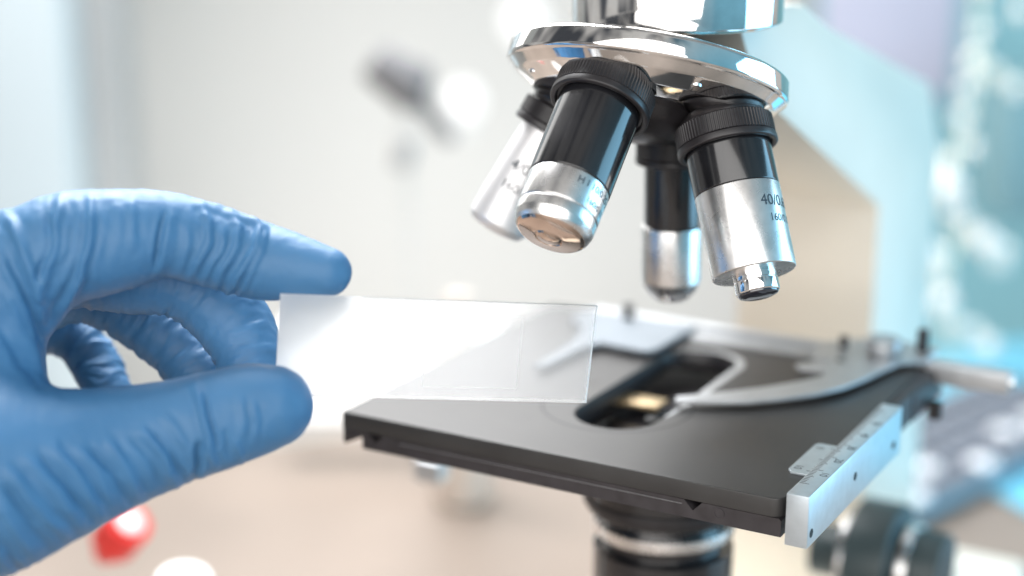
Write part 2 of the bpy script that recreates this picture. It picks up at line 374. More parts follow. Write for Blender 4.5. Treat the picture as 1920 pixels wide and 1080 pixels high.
# rod sticking out on the right, with its carrier
box('guide_rod', 130.4, 155.5, 118.6, 124.8, -4.6, 1.6, M['clip'], mic, .5)
finish(plate_mesh([[(130.2, 96), (134, 96), (134, 126), (130.2, 126)]], -9.6, -1.2, .2), 'rod_carrier', M['stageside'], mic)
lathe('guide_rod_tip', rounded([(0, 2.0), (1.2, 2.0), (1.2, .05)]), M['steel'], mic, frame((155.5, 121.7, -1.5), (1, 0, 0)), 32)
box('stage_side_rail', 130.1, 133.6, 73.2, 118, -9.6, -.4, M['stageside'], mic, .3)
lathe('rail_knob', rounded([(0, 2.2), (5, 2.2), (5, .05)]), M['blackmetal'], mic, frame((136, 112, -8), (0, 0, -1)), 24)

# condenser under the stage ------------------------------
cm = frame((74.1, 55.3, -10.2), (0, 0, -1))
cond = lathe('condenser', rounded([(0, .05), (0, 18.5), (1.5, 21.5), (6, 22.8), (6, 21), (13, 21), (13, 23), (22, 23), (22, 18.5), (34, 17.5), (34, 20.5), (52, 20.5), (52, .05)], .6), M['lacquer'], mic, cm)
lathe('metal_ring', rounded([(3.4, 21.0), (3.4, 23.3), (4.4, 23.3), (4.4, 21.0)], .3), M['steel'], cond, cm)
lathe('metal_ring', rounded([(17.6, 22.5), (17.6, 23.7), (20.4, 23.7), (20.4, 22.5)], .3), M['blackmetal'], cond, cm)
lathe('metal_ring', rounded([(26, 17), (26, 20.6), (29.5, 20.6), (29.5, 17)], .3), M['steel'], cond, cm)
lathe('condenser_lens', [(-1.5, .05), (-1.3, 3), (-.6, 6), (.3, 8.2), (.3, .05)], M['glass'], cond, cm)
box('slot_backing', 44, 96, 22, 121, -13.8, -11.2, M['blackmetal'], mic, .4)  # dark sheet added below the slot so the opening reads dark
box('filter_lever', 50, 68, 62, 70, -7.5, -6.0, M['brass'], mic, .3)
lathe('lever_pin', rounded([(0, 2.0), (4, 2.0), (4, .05)]), M['dark'], mic, frame((72, 50, -9), (0, 0, 1)), 24)
# small lever under the left of the stage
box('stage_lever', -25, -15, 74, 82, -52, -44, M['clip'], mic, 1)

# arm ----------------------------------------------------
armp = [(196, TZ+16), (196, 30), (93, 78), (72, 92), (60, 108), (100, 108.5), (112, 107), (136, 98), (250, 66), (268, 40), (268, TZ+16)]
prism('arm', armp, 38, 90, M['cream'], mic, axis='x', bev=1.6)
box('base', 8, 132, 10, 290, TZ+.3, TZ+18, M['cream'], mic, 4)
lathe('lamp_house', rounded([(0, 24), (12, 24), (16, 20), (16, .05)], 1), M['blackmetal'], mic, frame((70.5, 60, TZ+18), (0, 0, 1)))
lathe('head_ring', rounded([(0, .05), (0, 27.2), (1, 28.4), (9.6, 28.4), (9.6, 27.6), (10.4, 27.6), (10.4, 29), (60, 29), (60, .05)], .3), M['chrome'], mic, frame((74.1, 55.3, 106.5), (0, 0, 1)), 128)
# focus knobs
km = frame((92, 205, -75), (1, 0, 0))
p = W(1650, 1040, 560)
km = frame((90.5, p[1], p[2]-2), (1, 0, 0))
kn = lathe('focus_knob', rounded([(0, 9), (14, 9), (14, 19), (15, 20), (28, 20), (29, 19), (29, 14.5), (30, 13), (44, 13), (44, .05)], .6), M['knob'], mic, km)
lathe('metal_ring', rounded([(12, 12), (12, 17.5), (13.9, 17.5), (13.9, 12)], .3), M['steel'], kn, km)
lathe('metal_ring', rounded([(31, 12.5), (31, 14.4), (34, 14.4), (34, 12.5)], .3), M['steel'], kn, km)

# nosepiece ----------------------------------------------
A0 = np.array([73.7, 54.7, 136.5]); al, be, sd = math.radians(21.9), math.radians(22.3), math.radians(.4)
nn = np.array([math.sin(sd), -math.sin(al)*math.cos(sd), -math.cos(al)*math.cos(sd)])
e1 = np.array([0, -1., 0]); e1 -= nn*(e1@nn); e1 /= np.linalg.norm(e1); e2 = np.cross(nn, e1)
if e2[0] < 0: e2 = -e2
def odir(k):
    t = math.radians(k*90+.2); return nn*math.cos(be)+math.sin(be)*(e1*math.cos(t)+e2*math.sin(t))
nm = frame(A0, nn)
disc = lathe('nosepiece_disc', rounded([(38.6, .05), (39.0, 20), (40.6, 32.5), (41.6, 36.0), (42.4, 36.9), (46.8, 37.3), (47.4, 37.0), (47.8, 36.4), (50.2, 34.2), (53.0, 29.5), (54.6, 23), (55.4, 15), (55.6, .05)], .5), M['chrome'], mic, nm, 160, 22)
lathe('hub', rounded([(50, 17), (54.5, 16.4), (58.5, 14.0), (62, 8.5), (63.2, 3), (63.2, .05)], 1.2), M['blackmetal'], disc, nm)
for az, rr in ((-42, 31), (138, 31), (48, 31)):
    a = math.radians(az); q = A0+nn*51.6+(e1*math.cos(a)+e2*math.sin(a))*rr
    lathe('disc_screw', rounded([(-1, 1.5), (.35, 1.5), (.35, .9), (0, .8), (0, .05)], .1), M['steel'], disc, frame(q, nn), 24)

def knurl(t, a, i): return 0.0
def objective(k, label, T, rr, prof_body, silver, ring_r, ring_t, extras):
    """T: distance of the knurled ring from the apex"""
    d = odir(k); o0 = A0+d*T
    side = np.cross(d, CFW); side /= np.linalg.norm(side)
    mtx = frame(o0, d, tuple(-CFW))        # local x towards the photographer, z to the lens
    body = lathe('objective', rounded(prof_body, .35), M['lacquer'], mic, mtx, 128)
    body['label'] = label
    lathe('mount', rounded([(-14, 5.4), (-2.5, 5.4), (-2.5, .05)], .3), M['steel' if k < 2 else 'blackmetal'], body, mtx, 64)
    lathe('cap', rounded([(-6.6, 5.4), (-6.4, 7.6*rr), (-5.6, 9.4*rr), (-4.0, 10.8*rr), (-2.6, 11.4*rr), (-2.6, .05)] if k != 0 else [(-4.4, 5.4), (-4.4, 9.6), (-3.6, 9.8), (-3.5, 11.2), (-2.6, 11.6), (-2.6, .05)], .6), M['blackmetal'], body, mtx)
    n = 84
    t0, t1 = ring_t
    bm = lathe_bm([(t0, ring_r-1.6), (t0, ring_r-.5), (t0+.35, ring_r-.1), (t0+.4, ring_r), (t1-.4, ring_r), (t1-.35, ring_r-.1), (t1, ring_r-.5), (t1, ring_r-1.6)], n*6, mtx,
                  rad=lambda t, a, i: (.0 if i % 6 in (0, 1, 2) else -.22) if (t0+.38 < t < t1-.38) else 0)
    finish(bm, 'knurled_ring', M['blackmetal'], body, 40)
    lathe('lock_collar', rounded([(t1+.01, ring_r-2), (t1+.01, ring_r+.15), (t1+1.6, ring_r+.15), (t1+1.9, ring_r-.2), (t1+1.9, ring_r-1.2), (t1+.9, ring_r-1.6)], .2), M['blackmetal'], body, mtx)
    for nm_, pr, mt in silver: lathe(nm_, rounded(pr, .3), M[mt], body, mtx, 128, 25)
    for (s, size, t, ang0, r) in extras:
        # writing runs round the barrel; its letters stand upright towards the ring
        def f(a, b, t=t, ang0=ang0, r=r):
            an = ang0-a/r; v = mtx @ Vector(((r+.03)*math.cos(an), (r+.03)*math.sin(an), t-b)); return v
        finish(text_mesh(s, size, f), 'engraving', M['ink'], body)
    return body
# local angle: 0 faces the photographer; the sign is chosen so that text reads left to right
objective(1, 'objective with a long silver sleeve reading 40 and a narrow front lens', 63.7, 1.0,
          [(-3, 9), (1, 10.9), (15.6, 10.8), (15.9, 10.5), (15.9, .05)],
          [('sleeve', [(15.92, 10.4), (15.92, 10.85), (37.2, 10.6), (37.5, 10.3), (37.5, 5.0)], 'steel'),
           ('nose', [(37.3, 5.5), (39.2, 5.5), (39.2, 5.2), (39.5, 5.2), (39.5, 5.6), (42.2, 5.5), (42.5, 5.2), (42.5, 4.9)], 'chrome'),
           ('front_lens', [(42.3, 5.1), (43.0, 5.0), (43.5, 3.5), (43.6, .05)], 'glass')],
          12.7, (-2.6, 2.8), [('40/0.65', 4.0, 22.8, -.36, 10.82), ('160/0.17', 2.8, 26.9, -.52, 10.76)])
objective(0, 'objective with a long black barrel, short silver sleeve and broad rounded end', 60.9, 1.0,
          [(-3, 9), (1, 10.6), (27, 10.4), (27.3, 10.1), (27.3, .05)],
          [('sleeve', [(27.32, 9.7), (27.32, 10.3), (35.4, 10.1), (35.55, 9.85), (35.85, 9.85), (36, 10.1), (38.6, 9.95), (40.2, 9.4), (41.0, 8.8)], 'steel'),
           ('front_rim', [(40.9, 8.85), (41.7, 8.0), (42.2, 5.2), (42.5, 3.6), (42.2, 3.4)], 'warmrefl'),
           ('front_lens', [(42.0, 3.6), (42.7, 2.8), (43.1, 1.5), (43.2, .05)], 'warmrefl')],
          12.7, (-2.6, 2.8), [('H I 10/0.25', 2.6, 30.4, -.12, 10.3), ('160/0.17', 2.3, 34.0, -.5, 10.2)])
objective(2, 'slender upright objective, blurred behind the others, black above and silver below', 63.7, .82,
          [(-3, 7), (1, 7.8), (21.9, 7.7), (22.2, 7.5), (22.2, .05)],
          [('sleeve', [(22.22, 7.2), (22.22, 8.3), (38.0, 8.2), (40.5, 7.2), (42.8, 5.0), (43.3, 4.6)], 'steel'),
           ('front_lens', [(43.2, 4.6), (43.5, 3.6), (43.6, .05)], 'glass')],
          10.2, (-2.6, 2.8), [])
objective(3, 'short silver objective with two black rings, half hidden on the far side', 63.7, .8,
          [(-3, 7), (3.2, 8.2), (3.2, .05)],
          [('sleeve', [(3.22, 7.5), (3.22, 7.7), (26.0, 8.4), (32.0, 8.4), (33.8, 7.2), (34.4, 5.0)], 'palesteel'),
           ('spacer', [(-7.4, 9.6), (-7.4, 10.3), (-5.2, 10.3), (-5.2, 9.6)], 'steel'),
           ('front_lens', [(34.0, 5.2), (34.6, 4.0), (34.8, .05)], 'glass')],
          10.2, (-2.4, 2.6), [('4/0.10', 4.2, 17.0, .55, 8.4), ('160/-', 3.6, 22.5, .55, 8.45)])
for (t0, t1) in ((-12.5, -7.6),):
    o0 = A0+odir(3)*63.7
    lathe('black_band', rounded([(t0, 8), (t0, 10.2), (t1, 10.2), (t1, 8)], .4), M['blackmetal'], [o for o in COL.objects if o.name.startswith('objective')][-1], frame(o0, odir(3)), 64)

# ------------------------------------------------------------------ glass slide
RC = Matrix(((CR[0], CU[0], CFW[0], CC[0]), (CR[1], CU[1], CFW[1], CC[1]), (CR[2], CU[2], CFW[2], CC[2]), (0, 0, 0, 1)))
SM = Matrix(((.979, .095, -.182, -17.871), (-.037, .953, .299, -14.777), (.202, -.286, .937, 404.06), (0, 0, 0, 1)))
sm = RC @ SM
sl = thing('glass_slide', 'clear glass microscope slide with a frosted end held up before the stage', 'slide', tuple(sm.translation))
def open_faces(name, faces, material, bevel=0):
    bm = bmesh.new()
    for f in faces: bm.faces.new([bm.verts.new((sm @ Vector(p))*MM) for p in f])
    return finish(bm, name, material, sl)
X0, X1, Y0, Y1, H, XF = -38, 38, -12.5, 12.5, .6, -19
open_faces('pane', [[(XF, Y0, -H), (X1, Y0, -H), (X1, Y1, -H), (XF, Y1, -H)], [(XF, Y0, H), (XF, Y1, H), (X1, Y1, H), (X1, Y0, H)]], M['slide'])
open_faces('frosted_end', [[(X0, Y0, -H), (XF, Y0, -H), (XF, Y1, -H), (X0, Y1, -H)], [(X0, Y0, H), (X0, Y1, H), (XF, Y1, H), (XF, Y0, H)]], M['slide_frost'])
open_faces('ground_edge', [[(X0, Y1, -H), (X1, Y1, -H), (X1, Y1, H), (X0, Y1, H)],
                           [(X0, Y0, -H), (X0, Y1, -H), (X0, Y1, H), (X0, Y0, H)], [(X1, Y0, H), (X1, Y1, H), (X1, Y1, -H), (X1, Y0, -H)]], M['slide_edge'])
# white strips painting the bright glint along the cut edges
open_faces('edge_glint_strip', [[(X0, Y0, -H-.02), (X1, Y0, -H-.02), (X1, Y0+.75, -H-.02), (X0, Y0+.75, -H-.02)],
                            [(X1-.4, Y0+.76, -H-.02), (X1, Y0+.76, -H-.02), (X1, Y1, -H-.02), (X1-.4, Y1, -H-.02)]], M['slide_strip'])
cvx0, cvx1, cvy0, cvy1 = -3, 20, -9.2, 9.2

bm = bmesh.new()
for a, b, c, d in ((cvx0-.06, cvx0+.06, cvy0, cvy1), (cvx1-.06, cvx1+.06, cvy0, cvy1), (cvx0, cvx1, cvy0-.06, cvy0+.06), (cvx0, cvx1, cvy1-.06, cvy1+.06)):
    box_bm(a, b, c, d, -H-.36, -H-.3, 0, bm, sm)
finish(bm, 'cover_glass', M['slip_edge'], sl)

# ------------------------------------------------------------------ gloved hand (implicit surface, camera-aligned mm grid)
def cpt(px, py, z): return np.array([(px-960)*z/CF, (540-py)*z/CF, z])
def catmull(P, n=5):
    P = np.array(P, float); P = np.vstack([2*P[0]-P[1], P, 2*P[-1]-P[-2]]); o_ = []
    for i in range(1, len(P)-2):
        for j in range(n):
            t = j/n; p0, p1, p2, p3 = P[i-1:i+3]
            o_.append(.5*((2*p1)+(-p0+p2)*t+(2*p0-5*p1+4*p2-p3)*t*t+(-p0+3*p1-3*p2+p3)*t**3))
    o_.append(P[-2]); return np.array(o_)
def chain(pts, n=5):   # pts: (px, py, z, radius mm)
    return catmull([(*cpt(a, b, c), r) for a, b, c, r in pts], n)
G = {}
G['index'] = chain([(20, 520, 396, 12.5), (110, 470, 396, 13.2), (205, 452, 397, 12.2), (305, 440, 399, 10.3), (400, 463, 401, 9.7), (487, 489, 402, 9.3), (557, 501, 400, 7.6), (613, 510, 398, 5.9)])
G['thumb'] = chain([(-60, 900, 382, 23), (70, 880, 384, 18.5), (200, 845, 388, 14.6), (310, 815, 390, 12.4), (400, 790, 391, 11.6), (465, 770, 392, 11.0), (510, 762, 392, 9.6)])
G['middle'] = chain([(120, 500, 415, 10), (250, 515, 420, 9.6), (345, 530, 422, 9.2), (425, 590, 422, 9.4), (462, 650, 420, 8.8), (480, 720, 416, 7.8)])
G['ring'] = chain([(90, 540, 434, 9.5), (170, 545, 438, 8.6), (250, 585, 440, 8.3), (335, 655, 438, 8.0), (395, 730, 434, 7.4)])
G['pinky'] = chain([(50, 590, 452, 9), (120, 620, 456, 6.6), (172, 668, 456, 6.6), (205, 740, 452, 6.2)])
PALM = [chain([(-190, 560, 400, 17), (-60, 540, 400, 15), (30, 520, 400, 13)], 3), chain([(-20, 500, 398, 11.5), (-20, 640, 396, 12.6), (-25, 760, 390, 14.5), (0, 880, 384, 17.5)], 4),
        chain([(-330, 640, 402, 25), (-180, 760, 396, 24), (-60, 900, 386, 22)], 3), chain([(-260, 700, 425, 24), (-120, 600, 425, 16), (40, 560, 428, 11)], 3),
        chain([(-250, 760, 440, 22), (-100, 660, 448, 14), (30, 610, 450, 9.5)], 3), chain([(-520, 1010, 408, 27), (-380, 860, 404, 27), (-230, 760, 402, 26)], 3)]
h = .5
lo = np.array([-214., -92, 340]); hi = np.array([-33., 26, 482])
n3 = np.ceil((hi-lo)/h).astype(int)
gx, gy, gz = [lo[i]+h*np.arange(n3[i]) for i in range(3)]
def chain_sdf(ch, pad=11):
    """distance field of a tapered tube, evaluated only in its own box"""
    r = ch[:, 3].max()+pad
    a = np.maximum(((ch[:, :3].min(0)-r-lo)/h).astype(int), 0); b = np.minimum(((ch[:, :3].max(0)+r-lo)/h).astype(int)+1, n3)
    sl_ = tuple(slice(a[i], b[i]) for i in range(3))
    X, Y, Z = np.meshgrid(gx[sl_[0]].astype(np.float32), gy[sl_[1]].astype(np.float32), gz[sl_[2]].astype(np.float32), indexing='ij')
    D = np.full(X.shape, 99, np.float32)
    for p, q in zip(ch, ch[1:]):
        d = (q-p)[:3].astype(np.float32); L2 = float(d@d); p = p.astype(np.float32)
        t = np.clip(((X-p[0])*d[0]+(Y-p[1])*d[1]+(Z-p[2])*d[2])/L2, 0, 1)
        e = np.sqrt((X-p[0]-t*d[0])**2+(Y-p[1]-t*d[1])**2+(Z-p[2]-t*d[2])**2)-(p[3]+t*float(q[3]-p[3]))
        np.minimum(D, e, out=D)
    return sl_, D
def smin(a, b, k):
    hh = np.clip(.5+.5*(b-a)/k, 0, 1); return b*(1-hh)+a*hh-k*hh*(1-hh)
F3 = np.full(n3, 99, np.float32)
for c in PALM: s, D = chain_sdf(c, 14); F3[s] = smin(F3[s], D, 8)
FG = np.full(n3, 99, np.float32)
for k in ('index', 'middle', 'ring', 'pinky'):
    s, D = chain_sdf(G[k]); FG[s] = smin(FG[s], D, .7)
F3 = smin(F3, FG, 5)
s, D = chain_sdf(G['thumb']); F3[s] = smin(F3[s], D, 7) if False else smin(F3[s], D, 5)
F3[0] = F3[-1] = 1; F3[:, 0] = F3[:, -1] = 1; F3[:, :, 0] = F3[:, :, -1] = 1
def surface_nets(F):
    nx, ny, nz_ = F.shape; inside = F < 0
    cnt = np.zeros((nx-1, ny-1, nz_-1), np.uint8)
    for i in (0, 1):
        for j in (0, 1):
            for k in (0, 1): cnt += inside[i:nx-1+i, j:ny-1+j, k:nz_-1+k]
    act = (cnt > 0) & (cnt < 8); idx = np.argwhere(act); vid = np.full(act.shape, -1, np.int32); vid[act] = np.arange(len(idx))
    acc = np.zeros((len(idx), 3)); num = np.zeros(len(idx))
    c8 = [(i, j, k) for i in (0, 1) for j in (0, 1) for k in (0, 1)]
    val = {c: F[idx[:, 0]+c[0], idx[:, 1]+c[1], idx[:, 2]+c[2]].astype(float) for c in c8}
    for a in c8:
        for ax in range(3):
            if a[ax]: continue
            b = list(a); b[ax] = 1; b = tuple(b); fa, fb = val[a], val[b]; mk = (fa < 0) != (fb < 0)
            t = np.where(mk, fa/np.where(mk, fa-fb, 1), 0)
            pt = np.tile(np.array(a, float), (len(idx), 1)); pt[:, ax] = t
            acc[mk] += pt[mk]; num[mk] += 1
    V_ = idx+acc/num[:, None]
    quads = []
    for ax in range(3):
        o1, o2 = [(1, 2), (2, 0), (0, 1)][ax]
        S0 = [slice(1, -1)]*3; S0[ax] = slice(0, -1); S1 = list(S0); S1[ax] = slice(1, None)
        A_ = inside[tuple(S0)]; B_ = inside[tuple(S1)]
        for flip, msk in ((0, A_ & ~B_), (1, ~A_ & B_)):
            e = np.argwhere(msk); off = np.array([1, 1, 1]); off[ax] = 0; e = e+off
            def g(d1, d2):
                q = e.copy(); q[:, o1] += d1; q[:, o2] += d2; return vid[q[:, 0], q[:, 1], q[:, 2]]
            Q = np.stack([g(-1, -1), g(0, -1), g(0, 0), g(-1, 0)], 1)
            quads.append(Q[:, ::-1] if flip else Q)
    return V_, np.vstack(quads)
V3, Q3 = surface_nets(F3)
V3 = lo+V3*h
def vnormals(V_, Q):
    nrm = np.cross(V_[Q[:, 2]]-V_[Q[:, 0]], V_[Q[:, 3]]-V_[Q[:, 1]]); o_ = np.zeros_like(V_)
    for i in range(4): np.add.at(o_, Q[:, i], nrm)
    return o_/(np.linalg.norm(o_, axis=1)[:, None]+1e-12)
def lap(V_, Q, n=2, f=.5):
    for _ in range(n):
        s_ = np.zeros_like(V_); c_ = np.zeros(len(V_))
        for i in range(4):
            j = (i+1) % 4; np.add.at(s_, Q[:, i], V_[Q[:, j]]); np.add.at(s_, Q[:, j], V_[Q[:, i]]); np.add.at(c_, Q[:, i], 1); np.add.at(c_, Q[:, j], 1)
        V_ = V_*(1-f)+f*s_/c_[:, None]
    return V_
V3 = lap(V3, Q3, 3)
NV = vnormals(V3, Q3)
rng = np.random.RandomState(7)
LAT = rng.rand(48, 48, 48)
def vnoise(P):
    i = np.floor(P).astype(int); f = P-i; f = f*f*(3-2*f); o_ = 0
    for a in (0, 1):
        for b in (0, 1):
            for c in (0, 1):
                w = (f[:, 0] if a else 1-f[:, 0])*(f[:, 1] if b else 1-f[:, 1])*(f[:, 2] if c else 1-f[:, 2])
                o_ = o_+w*LAT[(i[:, 0]+a) % 48, (i[:, 1]+b) % 48, (i[:, 2]+c) % 48]
    return o_
# nearest chain coordinates
names = list(G); best = np.full(len(V3), 1e9); S = np.zeros(len(V3)); TH = np.zeros(len(V3)); K = np.zeros(len(V3), int)
for kk, nm_ in enumerate(names):
    ch = G[nm_]; s0 = 0
    for p, q in zip(ch, ch[1:]):
        d = (q-p)[:3]; ln = np.linalg.norm(d); t = np.clip((V3-p[:3])@d/ln**2, 0, 1); w = V3-p[:3]-t[:, None]*d
        e = np.linalg.norm(w, axis=1)-(p[3]+t*(q[3]-p[3])); mk = e < best
        best[mk] = e[mk]; K[mk] = kk; S[mk] = (s0+t*ln)[mk]
        dn = d/ln; fr_ = np.array([0, 0, -1.])-dn*(-dn[2]); fr_ /= np.linalg.norm(fr_); up = np.cross(dn, fr_)
        TH[mk] = np.arctan2(w@up, w@fr_)[mk]; s0 += ln
tot = {n_: np.linalg.norm(np.diff(G[n_][:, :3], axis=0), axis=1).sum() for n_ in names}
wob = vnoise(V3*.13+3)-.5
disp = np.zeros(len(V3))
# stretched crosswise creases on every finger, fading at the tips
near = np.clip(1-best/4, 0, 1)
for kk, (n_, amp, fq) in enumerate((('index', .09, .42), ('thumb', .06, .30), ('middle', .46, .36), ('ring', .46, .38), ('pinky', .5, .38))):
    mk = K == kk
    u = S[mk]*fq+wob[mk]*2.2
    P_ = np.stack([u, np.cos(TH[mk])*.55+kk*5, np.sin(TH[mk])*.55+9], 1)
    rdg = 1-np.abs(2*vnoise(P_)-1)*2; rdg2 = 1-np.abs(2*vnoise(P_*2.1+11)-1)*2
    tip = np.clip((tot[n_]-S[mk])/14, .12, 1) if n_ in ('index', 'thumb') else 1
    disp[mk] += near[mk]*amp*(rdg+.45*rdg2-.3)*tip
# drawn-out folds of the glove; each a line running over the hand's camera side: (points, height mm, width mm)
FOLDS = [
 ([(118, 352), (108, 400), (100, 442), (94, 490), (74, 560)], .75, 1.3), ([(168, 350), (170, 400), (167, 450), (150, 527), (120, 575), (90, 640)], 1.0, 1.2),
 ([(246, 366), (249, 410), (248, 460)], .35, 1.3), ([(309, 395), (300, 450), (293, 500)], -.75, .9), ([(325, 372), (318, 430), (309, 480), (300, 520)], .3, 1.6),
 ([(370, 375), (390, 415), (389, 450), (372, 490), (355, 522)], .62, 1.2), ([(352, 420), (350, 460), (336, 510)], .35, 1.1), ([(415, 420), (418, 450), (400, 495), (378, 532)], .42, 1.1),
 ([(425, 392), (446, 425), (444, 460), (425, 500), (400, 540)], .6, 1.1), ([(470, 402), (484, 430), (481, 462), (459, 505), (426, 548)], .95, 1.2), ([(492, 410), (497, 440), (492, 468), (470, 520), (450, 552)], .7, .9),
 ([(355, 378), (420, 392), (470, 412), (500, 424)], .45, 1.1), ([(85, 395), (96, 442), (88, 483), (70, 520)], -.6, 1.1), ([(0, 385), (41, 455), (80, 560)], .55, 1.6), ([(0, 442), (37, 527), (74, 616), (88, 680)], -.7, 1.4),
 ([(20, 420), (60, 510), (84, 600)], .4, 1.1), ([(0, 527), (48, 628), (84, 700)], .55, 1.5), ([(0, 480), (45, 580), (80, 655)], .4, 1.2), ([(-10, 590), (40, 680), (80, 730)], -.4, 1.6),
 ([(130, 372), (136, 420), (130, 470), (112, 520)], -.4, 1.2), ([(200, 372), (205, 430), (195, 500)], -.28, 1.6),
 # thumb
 ([(366, 715), (376, 750), (385, 785), (402, 850)], .75, 1.3), ([(384, 735), (392, 776), (408, 835)], -.7, .9), ([(376, 825), (372, 860), (366, 900)], -1.0, 1.1), ([(388, 820), (396, 850), (404, 875)], .5, 1.0),
 ([(300, 775), (325, 800), (346, 830), (356, 850)], .42, 1.4), ([(262, 800), (307, 850), (330, 910)], .75, 1.4), ([(280, 800), (325, 862), (350, 900)], -.5, 1.0), ([(240, 810), (284, 862), (306, 915)], -.4, 1.2), ([(196, 820), (241, 880), (262, 935)], .8, 1.4),
 ([(165, 830), (215, 888), (240, 940)], -.7, 1.1), ([(140, 830), (180, 878), (212, 945)], .45, 1.3), ([(93, 828), (148, 895), (190, 965)], .85, 1.4), ([(70, 840), (126, 910), (168, 972)], -.8, 1.1), ([(40, 850), (105, 920), (150, 985)], .6, 1.4),
 ([(0, 870), (56, 932), (124, 1005)], .8, 1.6), ([(0, 905), (44, 960), (90, 1025)], -.8, 1.3), ([(-10, 940), (34, 1000), (70, 1045)], .6, 1.5), ([(474, 745), (480, 790), (474, 828)], .42, 1.1), ([(452, 730), (456, 780), (448, 835)], .3, 1.2),
 ([(-20, 990), (20, 1040), (40, 1075)], -.6, 1.4), ([(420, 800), (428, 830), (430, 860)], -.4, .9), ([(440, 820), (450, 850), (452, 870)], .3, .8),
]
front = np.clip((-NV[:, 2]+.30)/.45, 0, 1)
pxv = 960+CF*V3[:, 0]/V3[:, 2]+(vnoise(V3*.22+20)-.5)*9; pyv = 540-CF*V3[:, 1]/V3[:, 2]+(vnoise(V3*.22+31)-.5)*9
side_ok = (V3[:, 2] < 408)
for pts_, amp, wd in FOLDS:
    dmin = np.full(len(V3), 1e9); tt = np.zeros(len(V3)); L_ = 0
    P_ = np.array(pts_, float); lens = np.linalg.norm(np.diff(P_, axis=0), axis=1); T_ = lens.sum()
    for a, b, ln in zip(P_, P_[1:], lens):
        t = np.clip(((pxv-a[0])*(b-a)[0]+(pyv-a[1])*(b-a)[1])/ln**2, 0, 1); e = np.hypot(pxv-a[0]-t*(b-a)[0], pyv-a[1]-t*(b-a)[1])
        mk = e < dmin; dmin[mk] = e[mk]; tt[mk] = ((L_+t*ln)/T_)[mk]; L_ += ln
    dm = dmin/7.9/(wd*.82)
    prof_ = np.exp(-dm**2)-.32*np.exp(-(dm-1.7)**2*1.4)
    end = np.clip(tt*5, 0, 1)*(.35+.65*np.clip((1-tt)*5, 0, 1))
    disp += amp*1.3*prof_*end*front*side_ok
# cloth-like irregularity and fine pores
disp += .10*(vnoise(V3*.45)-.5)*2+.035*(vnoise(V3*1.1)-.5)*2
V3 = V3+NV*disp[:, None]
V3 = lap(V3, Q3, 1, .35)
R3 = np.stack([CR, CU, CFW], 1)
VW = (V3@R3.T+CC)
org = VW.mean(0)
me = bpy.data.meshes.new('gloved_hand'); me.from_pydata(((VW-org)*MM).tolist(), [], Q3.tolist()); me.validate()
hand = finish(me, 'gloved_hand', M['glove'], None, 180)
hand.location = Vector(org)*MM
tag(hand, 'hand in a creased blue nitrile glove pinching the glass slide', 'gloved hand')

# ------------------------------------------------------------------ blurred things behind
def fbox(name, px0, px1, py0, py1, z, depth, material, label, cat, bev=2):
    """an upright box whose near face spans those directions at distance z"""
    a = W(px0, py1, z); b = W(px1, py0, z); mt = facing((px0+px1)/2, (py0+py1)/2, z); im = mt.inverted()
    la, lb = im @ Vector(a), im @ Vector(b); x0, x1 = sorted((la.x, lb.x)); z0, z1 = sorted((la.z, lb.z))
    return tag(box(name, x0, x1, 0, depth, z0, z1, material, None, bev, mt), label, cat)
fbox('cabinet', 118, 205, -900, 700, 1150, 60, M['greycab'], 'narrow grey cabinet edge blurred beside a pale blue locker', 'cabinet')
fbox('storage_locker', -400, 112, -900, 900, 1100, 50, M['bluecab'], 'pale blue white locker blurred at the far left', 'locker')
# E
fbox('glare_panel', 530, 930, 600, 800, 830, 14, M['panel'], 'glowing white panel added for glare, blurred between the fingers and the stage', 'lamp', 3)  # glowing panel added to stand in for glare at the slide
# clamp of a blurred stand
ps = W(760, 190, 900)
st = thing('clamp_stand', 'small dark grey clamp on a pale stand blurred behind the slide', 'clamp stand', (ps[0], ps[1], TZ))
fm = facing(752, 150, 900)
lathe('boss_head', rounded([(-16, .05), (-16, 11), (14, 14), (18, 8), (18, .05)], 3), M['darkgrey'], st, fm @ frame((-2, 0, 2), (.8, 0, -.55)), 48)
lathe('arm', rounded([(0, 5), (34, 4), (34, .05)], 1), M['darkgrey'], st, fm @ frame((6, 0, -6), (.62, 0, -.78)), 32)
lathe('pole', rounded([(0, 1.6), (1, 1.6), (abs(TZ-ps[2])+20, 1.6), (abs(TZ-ps[2])+20, .05)], .5), M['wall'], st, frame((ps[0], ps[1], TZ+6), (0, 0, 1)), 32)
lathe('foot', rounded([(0, 30), (6, 30), (6, .05)], 1), M['paper'], st, frame((ps[0], ps[1], TZ+.2), (0, 0, 1)), 48)
fm2 = facing(757, 285, 900)
lathe('lower_clamp', rounded([(-9, .05), (-9, 6), (9, 6), (9, .05)], 2), M['greycab'], st, fm2 @ frame((0, 0, 0), (.2, 0, 1)), 32)
# lit round lamps far behind
def globe(px, py, z, r, label):
    p = W(px, py, z); t = thing('globe_lamp', label, 'lamp', (p[0], p[1], p[2]), 'round white lamps behind the nosepiece')
    pr = [(r*math.cos(math.pi-math.pi*i/24), max(.05, r*math.sin(math.pi*i/24))) for i in range(25)]
    lathe('globe', pr, M['lamp'], t, frame(p, (0, 0, 1)), 48)
    lathe('socket', rounded([(-r-10, 4), (-r+1, 6), (-r+1, .05)], .5), M['white'], t, frame(p, (0, 0, 1)), 24)
globe(868, 190, 1200, 13, 'round lit white lamp left of the nosepiece, lower of two')
globe(985, 40, 1200, 15, 'round lit white lamp behind the left rim of the nosepiece, upper of two')
